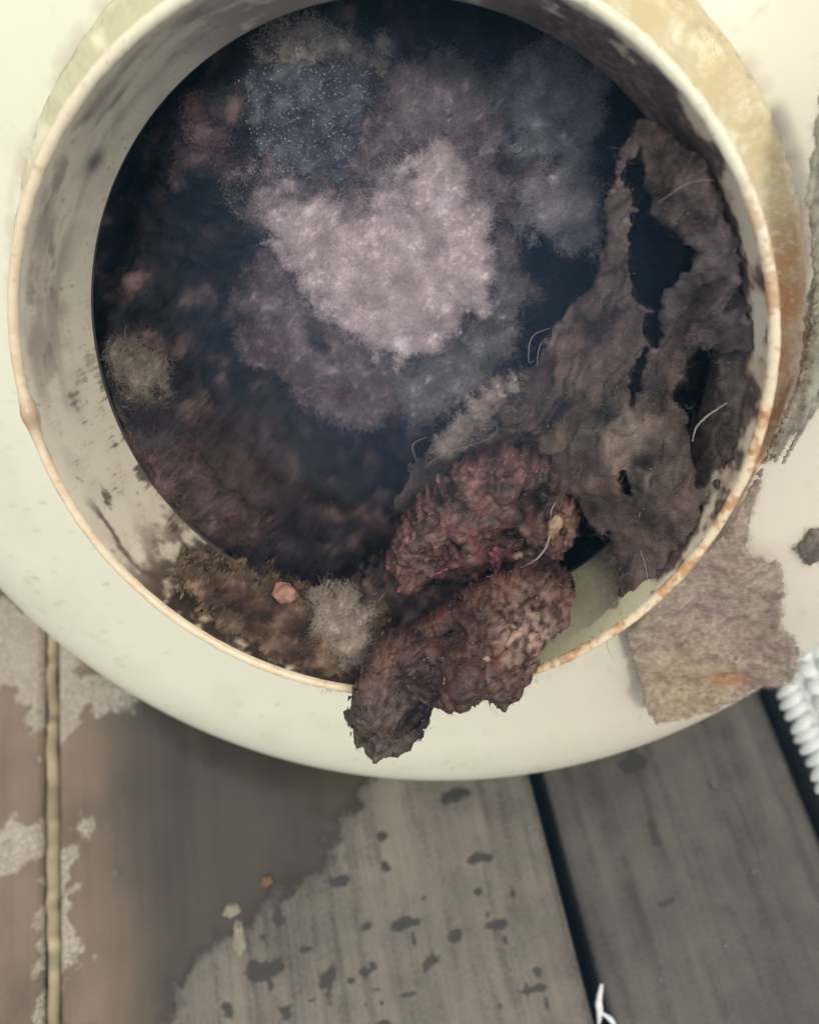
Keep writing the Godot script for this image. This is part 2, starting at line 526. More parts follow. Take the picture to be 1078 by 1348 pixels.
func deck_textures() -> Array:
	const W := 1200
	const H := 800
	var area := Rect2(-0.33, -0.26, 0.6, 0.4)
	var grain := layer(W, H, 0.06, 4, 20, 5)
	var thin := layer(W, H, 0.22, 3, 25, 15)
	var broad := layer(W, H, 0.006, 4, 1, 6)
	var mid := layer(W, H, 0.03, 3, 1, 7)
	var fine := layer(W, H, 0.22, 2, 1, 8)
	var long := layer(W, H, 0.012, 3, 10, 9)
	var wet := plane_distance(poly("wet"), area, W, H)
	var fa := plane_distance(poly("foam_a"), area, W, H)
	var fb := plane_distance(poly("foam_b"), area, W, H)
	var fc := plane_distance(poly("foam_c"), area, W, H)
	var spot := PackedFloat32Array()
	spot.resize(W * H)
	var spots := SPOTS.duplicate()
	for i in 30:
		spots.append([rng.randf_range(-75, 62), rng.randf_range(-22, 42), rng.randf_range(1.2, 4.2), rng.randf_range(0.9, 3.0)])
	for s in spots:
		var px := int((s[0] * 0.001 + 0.33) / 0.6 * W)
		var py := int((s[1] * 0.001 + 0.26) / 0.4 * H)
		var rx: float = s[2] * 0.68 / 0.5
		var ry: float = s[3] * 0.85 / 0.5
		for y in range(maxi(0, py - int(ry * 2.2)), mini(H, py + int(ry * 2.2))):
			for x in range(maxi(0, px - int(rx * 2.2)), mini(W, px + int(rx * 2.2))):
				var d := Vector2((x - px) / rx, (y - py) / ry).length()
				var k := y * W + x
				var m := 1.0 - sm(0.75, 1.15, d + (mid[k] / 255.0 - 0.5) * 2.2 + (fine[k] / 255.0 - 0.5) * 0.4)
				spot[k] = maxf(spot[k], m)
	var col := PackedByteArray()
	col.resize(W * H * 3)
	var rgh := PackedByteArray()
	rgh.resize(W * H)
	var hgt := PackedByteArray()
	hgt.resize(W * H)
	var stride := W / 8 + 2
	for y in H:
		var fy := y / 8.0
		var y0 := int(fy)
		for x in W:
			var k := y * W + x
			var g := grain[k] / 255.0 - 0.5
			var b := broad[k] / 255.0 - 0.5
			var m := mid[k] / 255.0 - 0.5
			var f := fine[k] / 255.0 - 0.5
			var l := long[k] / 255.0 - 0.5
			var u := -0.33 + 0.6 * x / W
			var fx := x / 8.0
			var q := y0 * stride + int(fx)
			var tx := fx - int(fx)
			var ty := fy - y0
			var dw := lerpf(lerpf(wet[q], wet[q + 1], tx), lerpf(wet[q + stride], wet[q + stride + 1], tx), ty)
			var wetness := smoothstep(-0.0045, 0.003, dw + m * 0.014 + f * 0.004 + g * 0.006)
			var foam := 0.0
			for arr in [fa, fb, fc]:
				var df := lerpf(lerpf(arr[q], arr[q + 1], tx), lerpf(arr[q + stride], arr[q + stride + 1], tx), ty)
				foam = maxf(foam, smoothstep(-0.0012, 0.0018, df + m * 0.016 + f * 0.003))
			# dry weathered board, warm grey; the right-hand boards are darker
			var right := smoothstep(0.074, 0.080, u)
			var base := lerpf(0.125, 0.064, right) * (1.0 + (thin[k] / 255.0 - 0.5) * 0.30 + g * 0.36 + b * 0.6 + m * 0.35 + f * 0.4 + l * (0.35 + 0.5 * right)) * (1.0 - 0.22 * smoothstep(0.18, 0.30, -g - f * 0.3 - m * 0.2))
			var r := base * 1.15
			var gr := base * 0.985
			var bl := base * 0.82
			var ro := 0.62 + 0.2 * f - 0.12 * right
			var s := spot[k] * (1.0 - wetness)
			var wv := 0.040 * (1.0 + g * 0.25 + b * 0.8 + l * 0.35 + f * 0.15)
			var brown := smoothstep(-0.10, -0.16, u)  # paler towards the left, sky reflection put into the wet colour
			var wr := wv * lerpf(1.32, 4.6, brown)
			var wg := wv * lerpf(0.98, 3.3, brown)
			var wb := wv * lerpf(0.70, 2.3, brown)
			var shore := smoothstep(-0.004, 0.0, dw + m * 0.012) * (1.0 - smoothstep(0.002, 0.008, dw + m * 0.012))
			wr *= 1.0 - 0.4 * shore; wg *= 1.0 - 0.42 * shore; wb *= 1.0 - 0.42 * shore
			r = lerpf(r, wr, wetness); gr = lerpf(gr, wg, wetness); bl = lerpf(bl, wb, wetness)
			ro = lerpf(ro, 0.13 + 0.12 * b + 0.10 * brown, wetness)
			r = lerpf(r, 0.026, s * 0.95); gr = lerpf(gr, 0.022, s * 0.95); bl = lerpf(bl, 0.020, s * 0.95)
			ro = lerpf(ro, 0.4, s)
			var fw := foam * (0.62 + 0.5 * m + 0.25 * f)
			fw = clampf(fw * (1.0 - 0.7 * smoothstep(0.05, 0.2, absf(f) + m * 0.3)), 0.0, 0.8)
			r = lerpf(r, 0.60, fw); gr = lerpf(gr, 0.56, fw); bl = lerpf(bl, 0.49, fw)
			ro = lerpf(ro, 0.5, fw)
			col[k * 3] = int(clampf(linear_byte(r), 0, 255))
			col[k * 3 + 1] = int(clampf(linear_byte(gr), 0, 255))
			col[k * 3 + 2] = int(clampf(linear_byte(bl), 0, 255))
			rgh[k] = int(clampf(ro, 0.05, 1.0) * 255)
			hgt[k] = int(clampf(0.5 + (g * 0.3 + f * 0.25) * (1.0 - 0.75 * wetness) + 0.25 * foam * (0.5 + m), 0.0, 1.0) * 255)
	return [ImageTexture.create_from_image(Image.create_from_data(W, H, false, Image.FORMAT_RGB8, col)),
		ImageTexture.create_from_image(Image.create_from_data(W, H, false, Image.FORMAT_L8, rgh)),
		ImageTexture.create_from_image(Image.create_from_data(W, H, false, Image.FORMAT_L8, hgt))]

func linear_byte(x: float) -> float:
	return 255.0 * (1.055 * pow(maxf(x, 0.0031), 1.0 / 2.4) - 0.055)

func plank_mesh(x0: float, x1: float, z0: float, z1: float, shift := 0.0) -> ArrayMesh:
	var st := SurfaceTool.new()
	st.begin(Mesh.PRIMITIVE_TRIANGLES)
	var bev := 0.0022
	var sect := [Vector2(x0, -0.025), Vector2(x0, -bev * 1.3), Vector2(x0 + bev * 0.35, -bev * 0.4), Vector2(x0 + bev * 1.4, 0.0), Vector2(x1 - bev * 1.4, 0.0), Vector2(x1 - bev * 0.35, -bev * 0.4), Vector2(x1, -bev * 1.3), Vector2(x1, -0.025)]
	for i in sect.size():
		var a: Vector2 = sect[i]
		var b: Vector2 = sect[(i + 1) % sect.size()]
		for p in [[a, z0], [b, z0], [b, z1], [a, z0], [b, z1], [a, z1]]:
			var q: Vector2 = p[0]
			st.set_smooth_group(1 if i in [1, 2, 4, 5] else -1)
			st.set_uv(Vector2((q.x + shift + 0.33) / 0.6, (p[1] + 0.26) / 0.4))
			st.add_vertex(Vector3(q.x, q.y, p[1]))
	for e in [z0, z1]:
		for i in range(1, sect.size() - 1):
			var t := [sect[0], sect[i], sect[i + 1]]
			if e == z0:
				t = [sect[0], sect[i + 1], sect[i]]
			for q in t:
				st.set_uv(Vector2((q.x + shift + 0.33) / 0.6, (e + 0.26) / 0.4))
				st.add_vertex(Vector3(q.x, q.y, e))
	st.generate_normals()
	st.generate_tangents()
	return st.commit()

var deck_frame: Transform3D
func build_deck() -> void:
	deck_frame = Transform3D(Basis(Vector3.UP, atan2(0.431, 2.118)), Vector3.ZERO)
	var ground := MeshInstance3D.new()
	ground.name = "ground"
	var pm := PlaneMesh.new()
	pm.size = Vector2(12, 12)
	ground.mesh = pm
	var gm := StandardMaterial3D.new()
	gm.albedo_color = Color(0.035, 0.032, 0.03).linear_to_srgb()
	gm.roughness = 0.95
	ground.material_override = gm
	ground.position.y = -0.12
	add_child(ground)
	ground.set_meta("kind", "structure")
	ground.set_meta("label", "dark bare ground below the gaps of the plank deck")
	var t := deck_textures()
	var m := StandardMaterial3D.new()
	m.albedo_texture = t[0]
	m.roughness_texture = t[1]
	m.roughness = 1.0
	m.metallic_specular = 0.5
	m.heightmap_enabled = true
	m.heightmap_texture = t[2]
	m.heightmap_scale = 0.06
	var deck := Node3D.new()
	deck.name = "deck"
	add_child(deck)
	deck.transform = deck_frame
	deck.set_meta("kind", "structure")
	deck.set_meta("label", "weathered grey brown plank deck, wet at the left with scattered damp marks")
	var edges := [[-0.555, -0.428], [-0.420, -0.293], [-0.285, -0.1592], [-0.1522, 0.0728], [0.0798, 0.1990], [0.2075, 0.335], [0.343, 0.470], [0.478, 0.605]]
	for e in edges:
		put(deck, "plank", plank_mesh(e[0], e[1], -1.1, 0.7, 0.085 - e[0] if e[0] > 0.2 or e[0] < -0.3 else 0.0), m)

# ------------------------------------------------------------------ the vessel
func dirt(d: float, z: float, f: float, o := 0.0, r := 0.1) -> float:   # noise over the collar: degrees round, metres along
	var a := deg_to_rad(d)
	return n_a.get_noise_3d(cos(a) * r * f + o, sin(a) * r * f, z * f)

func paint_inner(d: float, _r: float, z: float) -> Color:
	var n := dirt(d, z, 70.0)
	var n2 := dirt(d, z, 260.0, 9.0)
	var st := n_b.get_noise_2d(deg_to_rad(d) * 60.0, z * 60.0)   # streaks along the depth
	var c := Color(0.80, 0.72, 0.575)
	c = c.lerp(Color(0.70, 0.68, 0.47), arc(d, 298, 30, 14))
	c = c.lerp(Color(0.56, 0.48, 0.40), 0.35 * sm(-0.1, 0.4, n))
	# brown smears under the lip at the upper left
	var band := sm(-0.027, -0.016, z) * (1.0 - sm(-0.006, -0.002, z)) * arc(d, 140, 44, 10)
	c = c.lerp(Color(0.36, 0.29, 0.26), 0.75 * band * sm(-0.35, 0.3, dirt(d, z * 3.0, 32.0, 21.0)))
	c = c.lerp(Color(0.26, 0.19, 0.18), 0.6 * band * sm(0.1, 0.4, dirt(d, z * 2.0, 60.0, 25.0)))
	c = c.lerp(Color(0.17, 0.13, 0.13), gauss(ang(d, 145.0) * 0.00175, z, 0.0, -0.021, 0.0042) * 0.95)
	# grey film along the top
	c = c.lerp(Color(0.27, 0.23, 0.215), 0.8 * arc(d, 92, 26, 10) * sm(-0.15, 0.25, n + 0.4 * n2 + (-z - 0.012) * 18.0))
	# dark matted film on the right
	var film := arc(d, 14, 62, 10) * sm(-0.05, 0.12, n * 0.7 + 0.25 * n2 + (-z - 0.0055) * 40.0)
	c = c.lerp(Color(0.42, 0.25, 0.15), 0.7 * arc(d, 10, 50, 16) * sm(-0.25, 0.2, n + (-z - 0.004) * 60.0))
	c = c.lerp(Color(0.075, 0.054, 0.054).lerp(Color(0.21, 0.15, 0.145), sm(-0.1, 0.5, n2 + 0.4 * dirt(d, z, 140.0, 33.0))), film * 0.95)
	# ochre and black-brown dirt at the lower left
	var low := arc(d, 246, 27, 12)
	c = c.lerp(Color(0.34, 0.22, 0.11), low * sm(-0.65, 0.15, n + 0.3 * n2) * 0.9)
	c = c.lerp(Color(0.055, 0.036, 0.028), arc(d, 246, 28, 10) * sm(-0.45, 0.12, n + 0.45 * n2 + arc(d, 252, 14, 10) * 0.25))
	c = c.lerp(Color(0.10, 0.07, 0.06), 0.9 * arc(d, 215, 32, 10) * sm(0.18, 0.45, n * 0.8 + st * 0.3 + (-z - 0.024) * 22.0))
	# a scratch of brown at the left
	c = c.lerp(Color(0.13, 0.085, 0.06), 0.9 * sm(0.35, 0.7, gauss(ang(d, 205.0 + n * 3.0) * 0.0017, z, 0.0, -0.0135, 0.0075) - absf(n2) * 0.5 - absf(z + 0.0135 + n * 0.004) * 160.0))
	c = c.lerp(Color(0.13, 0.085, 0.06), 0.85 * arc(d, 214, 10, 3) * (1.0 - sm(0.0006, 0.0018, absf(z + 0.006 + n * 0.004))))
	# specks and fine vertical scuffs
	c = c.lerp(Color(0.25, 0.2, 0.17), 0.45 * sm(0.42, 0.6, n2) + 0.15 * sm(0.3, 0.6, st))
	return c

func paint_rim(d: float, r: float, z: float) -> Color:
	var n := dirt(d, z, 90.0, 3.0, r)
	var n2 := dirt(d, z, 420.0, 5.0, r)
	var c := Color(0.72, 0.60, 0.43)
	c = c.lerp(Color(0.80, 0.76, 0.60), arc(d, 75, 60, 25))
	c = c.lerp(Color(0.62, 0.42, 0.27), 0.5 * arc(d, 215, 50, 20) * sm(-0.2, 0.3, n + n2 * 0.4))
	c = c.lerp(Color(0.50, 0.25, 0.10), 0.9 * arc(d, 322, 48, 14) * sm(-0.25, 0.40, n + n2 * 0.9))
	c = c.lerp(Color(0.50, 0.25, 0.11), 0.6 * arc(d, 5, 26, 12) * sm(-0.1, 0.25, n + n2 * 0.5))
	c = c.lerp(Color(0.40, 0.25, 0.17), 0.8 * gauss(ang(d, 186.0) * 0.00175, 0, 0, 0, 0.005))
	c = c.lerp(Color(0.28, 0.19, 0.13), 0.35 * sm(0.3, 0.6, n2 + 0.3 * n))
	return c

func paint_outer(d: float, r: float, z: float) -> Color:
	var n := dirt(d, z, 75.0, 13.0, r)
	var n2 := dirt(d, z, 330.0, 15.0, r)
	var c := Color(0.74, 0.71, 0.53)
	c = c.lerp(Color(0.50, 0.48, 0.31), 0.8 * arc(d, 132, 32, 14) * sm(-0.2, 0.25, n + (-z - 0.012) * 15.0))
	c = c.lerp(Color(0.56, 0.52, 0.32), 0.85 * arc(d, 52, 18, 8) * sm(-0.2, 0.1, n + 0.1))
	c = c.lerp(Color(0.57, 0.45, 0.26), 0.8 * arc(d, 38, 34, 12) * sm(-0.5, 0.6, dirt(d, z * 2.0, 40.0, 17.0, r) + n2 * 0.9 + (-z - 0.022) * 30.0))
	c = c.lerp(Color(0.54, 0.27, 0.13), 0.95 * arc(d, 350, 28, 9) * sm(-0.9, 0.2, n + 0.5 * n2))
	c = c.lerp(Color(0.80, 0.78, 0.68), 0.6 * arc(d, 14, 12, 6) * sm(0.1, 0.5, n2))  # white gloss spots painted in as colour
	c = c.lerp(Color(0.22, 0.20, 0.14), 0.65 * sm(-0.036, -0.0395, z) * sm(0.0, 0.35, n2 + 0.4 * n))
	return c

func paint_body(d: float, r: float, z: float) -> Color:
	var a := deg_to_rad(d)
	var x := r * cos(a)
	var y := r * sin(a)
	var n := n_a.get_noise_3d(x * 30.0, y * 30.0, z * 30.0)
	var n2 := n_b.get_noise_3d(x * 420.0, y * 420.0, z * 420.0)
	var n3 := n_a.get_noise_3d(x * 110.0 + 40.0, y * 110.0, z * 110.0)
	var c := Color(0.725, 0.725, 0.60)
	c = c.lerp(Color(0.63, 0.56, 0.49), 0.8 * arc(d, 345, 60, 30))  # right side darker and pinker, shading put into the colour
	c = c.lerp(Color(0.66, 0.645, 0.52), 0.5 * sm(-0.1, 0.5, n))
	c = c.lerp(Color(0.42, 0.37, 0.28), 0.4 * sm(0.38, 0.6, n2) * sm(-0.1, 0.4, n3))
	c = c.lerp(Color(0.45, 0.42, 0.36), 0.6 * arc(d, 297, 20, 9) * (1.0 - sm(0.120, 0.140, r)) * sm(0.0, 0.4, n3 + 0.5 * n2))
	c = c.lerp(Color(0.50, 0.42, 0.28), 0.4 * arc(d, 205, 25, 10) * sm(0.3, 0.6, n3 * 0.6 + 0.6 * n2))
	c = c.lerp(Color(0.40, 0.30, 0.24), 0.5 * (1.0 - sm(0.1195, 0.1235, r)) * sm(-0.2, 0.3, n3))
	c = c.lerp(Color(0.50, 0.46, 0.38), 0.45 * sm(0.42, 0.62, n_b.get_noise_2d(d * 0.35 + 0.01 * n3, r * 900.0)) * sm(0.0, 0.3, n))   # hairline scuffs
	return c

func build_vessel() -> void:
	var base := Vector3(0, -0.187, -0.15)
	var t := in_vessel("round_vessel", "round cream vessel lying tilted on the deck with a short wide stained collar", "vessel", base)
	var gloss := painted(0.32)
	var dull := painted(0.42, 0.006, 60.0)
	var body := [Vector2(0.1186, -0.0412), Vector2(0.1215, -0.0415), Vector2(0.135, -0.043), Vector2(0.155, -0.0468), Vector2(0.17, -0.0505), Vector2(0.185, -0.057), Vector2(0.196, -0.066), Vector2(0.2025, -0.078), Vector2(0.205, -0.095), Vector2(0.203, -0.112), Vector2(0.197, -0.13), Vector2(0.187, -0.15), Vector2(0.15, -0.2), Vector2(0.1, -0.235), Vector2(0.03, -0.2485), Vector2(0.0005, -0.25)]
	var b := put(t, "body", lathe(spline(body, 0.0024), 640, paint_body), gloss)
	var inside := [Vector2(0.0005, -0.242), Vector2(0.1, -0.226), Vector2(0.145, -0.19), Vector2(0.178, -0.148), Vector2(0.196, -0.1), Vector2(0.19, -0.078), Vector2(0.175, -0.061), Vector2(0.15, -0.053), Vector2(0.115, -0.0475), Vector2(0.097, -0.042), Vector2(0.0932, -0.0385), Vector2(0.0925, -0.0352)]
	put(b, "inner_wall", lathe(spline(inside, 0.006), 200, func(_d, _r, _z): return Color(0.30, 0.27, 0.24)), dull)
	var inner := [Vector2(0.0925, -0.0352), Vector2(0.0935, -0.028), Vector2(0.0948, -0.018), Vector2(0.0963, -0.006), Vector2(0.0970, -0.0014)]
	var outer := [Vector2(0.1, -0.0016), Vector2(0.1003, -0.01), Vector2(0.101, -0.022), Vector2(0.1035, -0.030), Vector2(0.1085, -0.0352), Vector2(0.1135, -0.0368), Vector2(0.1165, -0.0375), Vector2(0.1182, -0.0392), Vector2(0.1186, -0.0412)]
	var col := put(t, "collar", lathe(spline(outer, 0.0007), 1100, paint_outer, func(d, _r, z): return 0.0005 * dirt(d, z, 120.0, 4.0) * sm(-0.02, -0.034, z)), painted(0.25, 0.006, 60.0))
	put(col, "inner_face", lathe(spline(inner, 0.0006), 1300, paint_inner), dull)
	var lip := [Vector2(0.0970, -0.0014), Vector2(0.0973, -0.0006), Vector2(0.0979, -0.0001), Vector2(0.0986, 0.0001), Vector2(0.0993, 0.0), Vector2(0.0998, -0.0006), Vector2(0.1, -0.0016)]
	put(t, "rim", lathe(spline(lip, 0.0004), 1100, paint_rim, func(d, _r, z): return 0.00022 * dirt(d, z, 160.0, 8.0) + 0.0009 * gauss(ang(d, 185.5) * 0.00175, 0, 0, 0, 0.0038)), painted(0.3, 0.006, 60.0))

# ------------------------------------------------------------------ what fills it
func fold(x: float, y: float) -> float:   # creases running along the torn sheet
	var a := lerpf(0.75, 1.35, sm(0.03, 0.08, x))
	var u := x * cos(a) + y * sin(a)
	var w := -x * sin(a) + y * cos(a) + 0.006 * n_b.get_noise_2d(x * 45.0, y * 45.0)
	return 0.0024 * (0.4 - absf(n_b.get_noise_2d(u * 18.0, w * 85.0)) * 2.4) + 0.0006 * n_b.get_noise_2d(u * 60.0 + 4.0, w * 300.0)

func bowl(x: float, y: float) -> float:
	return -0.010 - 0.050 * maxf(0.0, 1.0 - (x * x + y * y) / 0.00912)

func wall_slope(x: float, y: float) -> float:
	return -0.006 - 0.050 * maxf(0.0, 1.0 - (x * x + y * y) / 0.008836)

func packed(x: float, y: float) -> float:
	var r := Vector2(x, y).length()
	var d := rad_to_deg(atan2(y, x))
	var z := -0.125
	z += 0.055 * gauss(x, y, -0.004, 0.030, 0.047)
	z += 0.052 * gauss(x, y, 0.045, 0.055, 0.032)
	z += 0.050 * gauss(x, y, -0.022, 0.085, 0.032)
	z += 0.030 * gauss(x, y, -0.055, 0.055, 0.022)
	z += 0.078 * sm(0.058, 0.100, r) * arc(d, 240, 55, 22)
	z -= 0.03 * gauss(x, y, 0.075, 0.015, 0.03)
	z += 0.040 * gauss(x, y, 0.01, -0.05, 0.03)
	z += 0.035 * sm(0.03, 0.09, r) * arc(d, 160, 50, 25)
	var calm := 1.0 - 0.75 * gauss(x, y, -0.025, -0.040, 0.035)
	z += calm * (0.008 * n_a.get_noise_2d(x * 45.0, y * 45.0) + 0.003 * n_b.get_noise_2d(x * 140.0, y * 140.0))
	return minf(z, -0.040 - 0.6 * maxf(0.0, r - 0.088) if r > 0.088 else -0.036)

func shade(c: Color, k: float) -> Color:
	return Color(c.r * k, c.g * k, c.b * k)

func paint_packed(x: float, y: float, nz: float, _d: float) -> Color:
	var n := n_a.get_noise_3d(x * 60.0 + 7.0, y * 60.0, paint_z * 60.0)
	var d0 := rad_to_deg(atan2(y, x))
	var c := Color(0.038, 0.034, 0.042).lerp(Color(0.027, 0.028, 0.036), arc(d0, 165, 60, 30) + gauss(x, y, 0.07, 0.0, 0.04))  # blue-black at the left and behind the holes, cavity shade in the colour
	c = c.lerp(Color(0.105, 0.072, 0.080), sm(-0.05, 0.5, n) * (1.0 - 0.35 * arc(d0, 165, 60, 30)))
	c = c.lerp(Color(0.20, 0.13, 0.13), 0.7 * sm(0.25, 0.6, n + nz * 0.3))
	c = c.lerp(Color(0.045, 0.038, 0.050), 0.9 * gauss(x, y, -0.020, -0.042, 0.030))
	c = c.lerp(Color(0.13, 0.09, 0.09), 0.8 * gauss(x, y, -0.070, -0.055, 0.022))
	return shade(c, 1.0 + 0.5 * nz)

func puff(parent: Node, called: String, key: String, z: float, thick: float, col: Color, o := {}) -> MeshInstance3D:
	var off: float = absf(float(key.hash() % 1000)) * 0.37
	var second: Color = o.get("second", shade(col, 0.55))
	var rise := func(x: float, y: float) -> float: return maxf(z, packed(x, y) - 0.001) if o.get("drape", true) else z
	var tone := func(x: float, y: float, nz: float, d: float) -> Color:
		var n := n_a.get_noise_2d(x * 90.0 + off, y * 90.0)
		var c := col.lerp(second, clampf(sm(0.0, 0.55, n * 0.9 - nz * 0.25) + 0.6 * (1.0 - sm(0.0, 0.005, d)), 0.0, 1.0))
		return shade(c, 1.0 + 0.25 * nz)
	var opts := {"cell": 0.0010, "thick": thick, "under": 0.6, "round": 0.012, "bump": 0.003, "bump_freq": 110.0, "jag": 0.0045, "jag_freq": 130.0, "seed": off, "ridge": 0.6}
	opts.merge(o, true)
	var m := put(parent, called, felt(poly(key), [], rise, tone, opts), painted(0.95, 0.03, 70.0, 0.2))
	fuzz(m, "fuzz", o.get("hair", "fluff"), o.get("count", 1200), o.get("size", 1.0), func(_p, c): return shade(c, rng.randf_range(0.85, 1.25)))
	return m

func build_packing() -> void:
	var base := Vector3(0, 0, -0.135)
	var t := in_vessel("packed_fibre", "dark mauve brown fibre packed deep inside the cream vessel", "fibre", base)
	var ring := PackedVector2Array()
	for i in 48:
		ring.append(Vector2.from_angle(TAU * i / 48) * 0.138)
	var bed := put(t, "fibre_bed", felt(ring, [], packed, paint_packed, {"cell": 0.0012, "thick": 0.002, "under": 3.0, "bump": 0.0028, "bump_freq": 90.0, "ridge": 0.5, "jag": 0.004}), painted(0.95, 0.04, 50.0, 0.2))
	fuzz(bed, "fuzz", "fluff", 9000, 1.0, func(_p, c): return shade(c, rng.randf_range(0.7, 1.5)), func(p): return 1.0 if Vector2(p.x, p.y).length() < 0.1 else 0.0)
	var growth := puff(t, "mauve_growth", "growth", -0.076, 0.007, Color(0.30, 0.235, 0.255), {"count": 5200, "size": 1.1, "second": Color(0.085, 0.065, 0.075), "jag": 0.008, "jag_freq": 70.0, "round": 0.022, "cell": 0.0011})
	var edge := poly("puff")
	fuzz(growth, "feathery_hairs", "fluff", 2600, 1.0, func(_p, _c): return shade(Color(0.66, 0.56, 0.60), rng.randf_range(0.5, 1.0)), func(p): return sm(-0.013, 0.001, signed(Vector2(p.x, p.y), edge)))
	var cp := puff(t, "crystal_patch", "cryst", -0.066, 0.007, Color(0.13, 0.135, 0.17), {"hair": "fine", "count": 1800, "size": 0.7, "second": Color(0.07, 0.072, 0.095), "jag": 0.002, "jag_freq": 250.0})
	fuzz(cp, "specks", "speck", 2600, 1.1, func(_p, _c): return shade(Color(0.50, 0.50, 0.58), rng.randf_range(0.4, 1.2)))
	puff(t, "pale_band", "band", -0.062, 0.006, Color(0.62, 0.55, 0.51), {"count": 500})
	puff(t, "grey_puff", "greytop", -0.066, 0.008, Color(0.40, 0.385, 0.45), {"count": 1300})
	puff(t, "grey_puff", "greymid", -0.068, 0.008, Color(0.50, 0.45, 0.51), {"count": 1000})
	puff(t, "mauve_sliver", "sliver", -0.072, 0.005, Color(0.20, 0.13, 0.145), {"count": 300})
	puff(t, "mauve_puff", "mauve", -0.078, 0.008, Color(0.30, 0.20, 0.215), {"count": 1300})
	puff(t, "grey_puff", "wisp", -0.070, 0.008, Color(0.42, 0.38, 0.41), {"count": 1300})
	puff(t, "mauve_puff", "topfluff", -0.066, 0.008, Color(0.46, 0.38, 0.41), {"count": 1000})
	puff(t, "mauve_puff", "lowmauve", -0.052, 0.007, Color(0.15, 0.10, 0.10), {"count": 1200, "hair": "lint"})
	puff(t, "tan_wad", "leftclump", -0.044, 0.006, Color(0.24, 0.20, 0.17), {"count": 260, "hair": "lint"})
	var w := in_vessel("fluffy_mound", "pinkish white fluffy mound in the middle of the dark fibre", "fluff", Vector3(-0.005, 0.025, -0.066))
	var mound := puff(w, "mound", "puff", -0.062, 0.011, Color(0.92, 0.79, 0.84), {"count": 9000, "size": 0.62, "bump": 0.0014, "bump_freq": 90.0, "ridge": 0.15, "cell": 0.0009, "round": 0.016, "jag": 0.0045, "jag_freq": 110.0, "second": Color(0.74, 0.62, 0.66), "under": 0.2})
	fuzz(mound, "loose_hairs", "long", 700, 0.9, func(_p, _c): return Color(0.66, 0.58, 0.60))
	# the torn dark sheet on the right
	var s := in_vessel("torn_fibre_sheet", "torn dark brown felted sheet with holes hanging from the right inner wall", "fibre sheet", Vector3(0.08, -0.01, -0.03))
	var tone := func(x: float, y: float, nz: float, d: float) -> Color:
		var n := n_a.get_noise_3d(x * 70.0, y * 70.0 + 20.0, paint_z * 70.0)
		var n2 := n_b.get_noise_3d(x * 500.0, y * 500.0, paint_z * 500.0)
		var c := Color(0.078, 0.053, 0.045)
		c = c.lerp(Color(0.135, 0.088, 0.078), sm(0.0, 0.5, n))
		c = c.lerp(Color(0.10, 0.08, 0.09), gauss(x, y, 0.09, 0.03, 0.03))
		c = c.lerp(Color(0.21, 0.165, 0.145), 0.8 * gauss(x, y, 0.070, -0.020, 0.010) + 0.7 * gauss(x, y, 0.066, 0.040, 0.006))
		c = c.lerp(Color(0.035, 0.026, 0.025), sm(0.15, 0.5, -n))
		c = c.lerp(Color(0.20, 0.17, 0.16), 0.5 * (1.0 - sm(0.0, 0.0012, d)) * sm(-0.1, 0.3, n2))
		return shade(c, 1.0 + 0.7 * nz + 0.3 * n2)
	var swell := func(x: float, y: float) -> float:
		return bowl(x, y) + 0.012 * gauss(x, y, 0.072, -0.030, 0.014) - 0.006 * gauss(x, y, 0.085, -0.012, 0.008) + 0.007 * gauss(x, y, 0.045, -0.02, 0.02) + 0.004 * n_a.get_noise_2d(x * 40.0, y * 40.0 + 3.0) + fold(x, y)
	var web := put(s, "sheet", felt(poly("web"), [poly("webhole1"), poly("webhole2"), poly("webhole3")], swell, tone, {"cell": 0.0006, "thick": 0.0018, "under": 0.9, "round": 0.0018, "bump": 0.0015, "bump_freq": 70.0, "ridge": 0.5, "jag": 0.0019, "jag_freq": 65.0}), painted(0.62, 0.07, 75.0, 0.45))
	fuzz(web, "fuzz", "lint", 2600, 0.42, func(_p, c): return shade(c, rng.randf_range(0.8, 1.9)))
	fuzz(web, "specks", "speck", 320, 0.9, func(_p, _c): return shade(Color(0.45, 0.40, 0.36), rng.randf_range(0.3, 1.1)), func(p): return sm(0.1, 0.5, n_a.get_noise_2d(p.x * 140.0 + 50.0, p.y * 140.0)) + 0.02)
	fuzz(web, "loose_hairs", "long", 170, 0.7, func(_p, c): return c.lerp(Color(0.42, 0.36, 0.32), rng.randf_range(0.1, 0.7)))
	# pale fringe on its upper edge
	fuzz(web, "pale_fringe", "fluff", 420, 0.8, func(_p, _c): return Color(0.45, 0.37, 0.35), func(p): return clampf(gauss(p.x, p.y, 0.022, -0.028, 0.010) * 1.2 + 0.6 * gauss(p.x, p.y, 0.034, -0.014, 0.008), 0, 1))
	var fr := put(s, "pale_fluff_edge", felt(poly("fringe"), [], func(x, y): return bowl(x, y) + 0.003, func(_x, _y, nz, _d): return shade(Color(0.46, 0.38, 0.355), 1.0 + 0.6 * nz), {"cell": 0.0007, "thick": 0.003, "round": 0.004, "bump": 0.002, "ridge": 0.6, "jag": 0.003, "jag_freq": 200.0}), painted(0.95, 0.03, 70.0, 0.2))
	fuzz(fr, "fuzz", "fluff", 500, 0.75, func(_p, c): return shade(c, rng.randf_range(0.8, 1.4)))
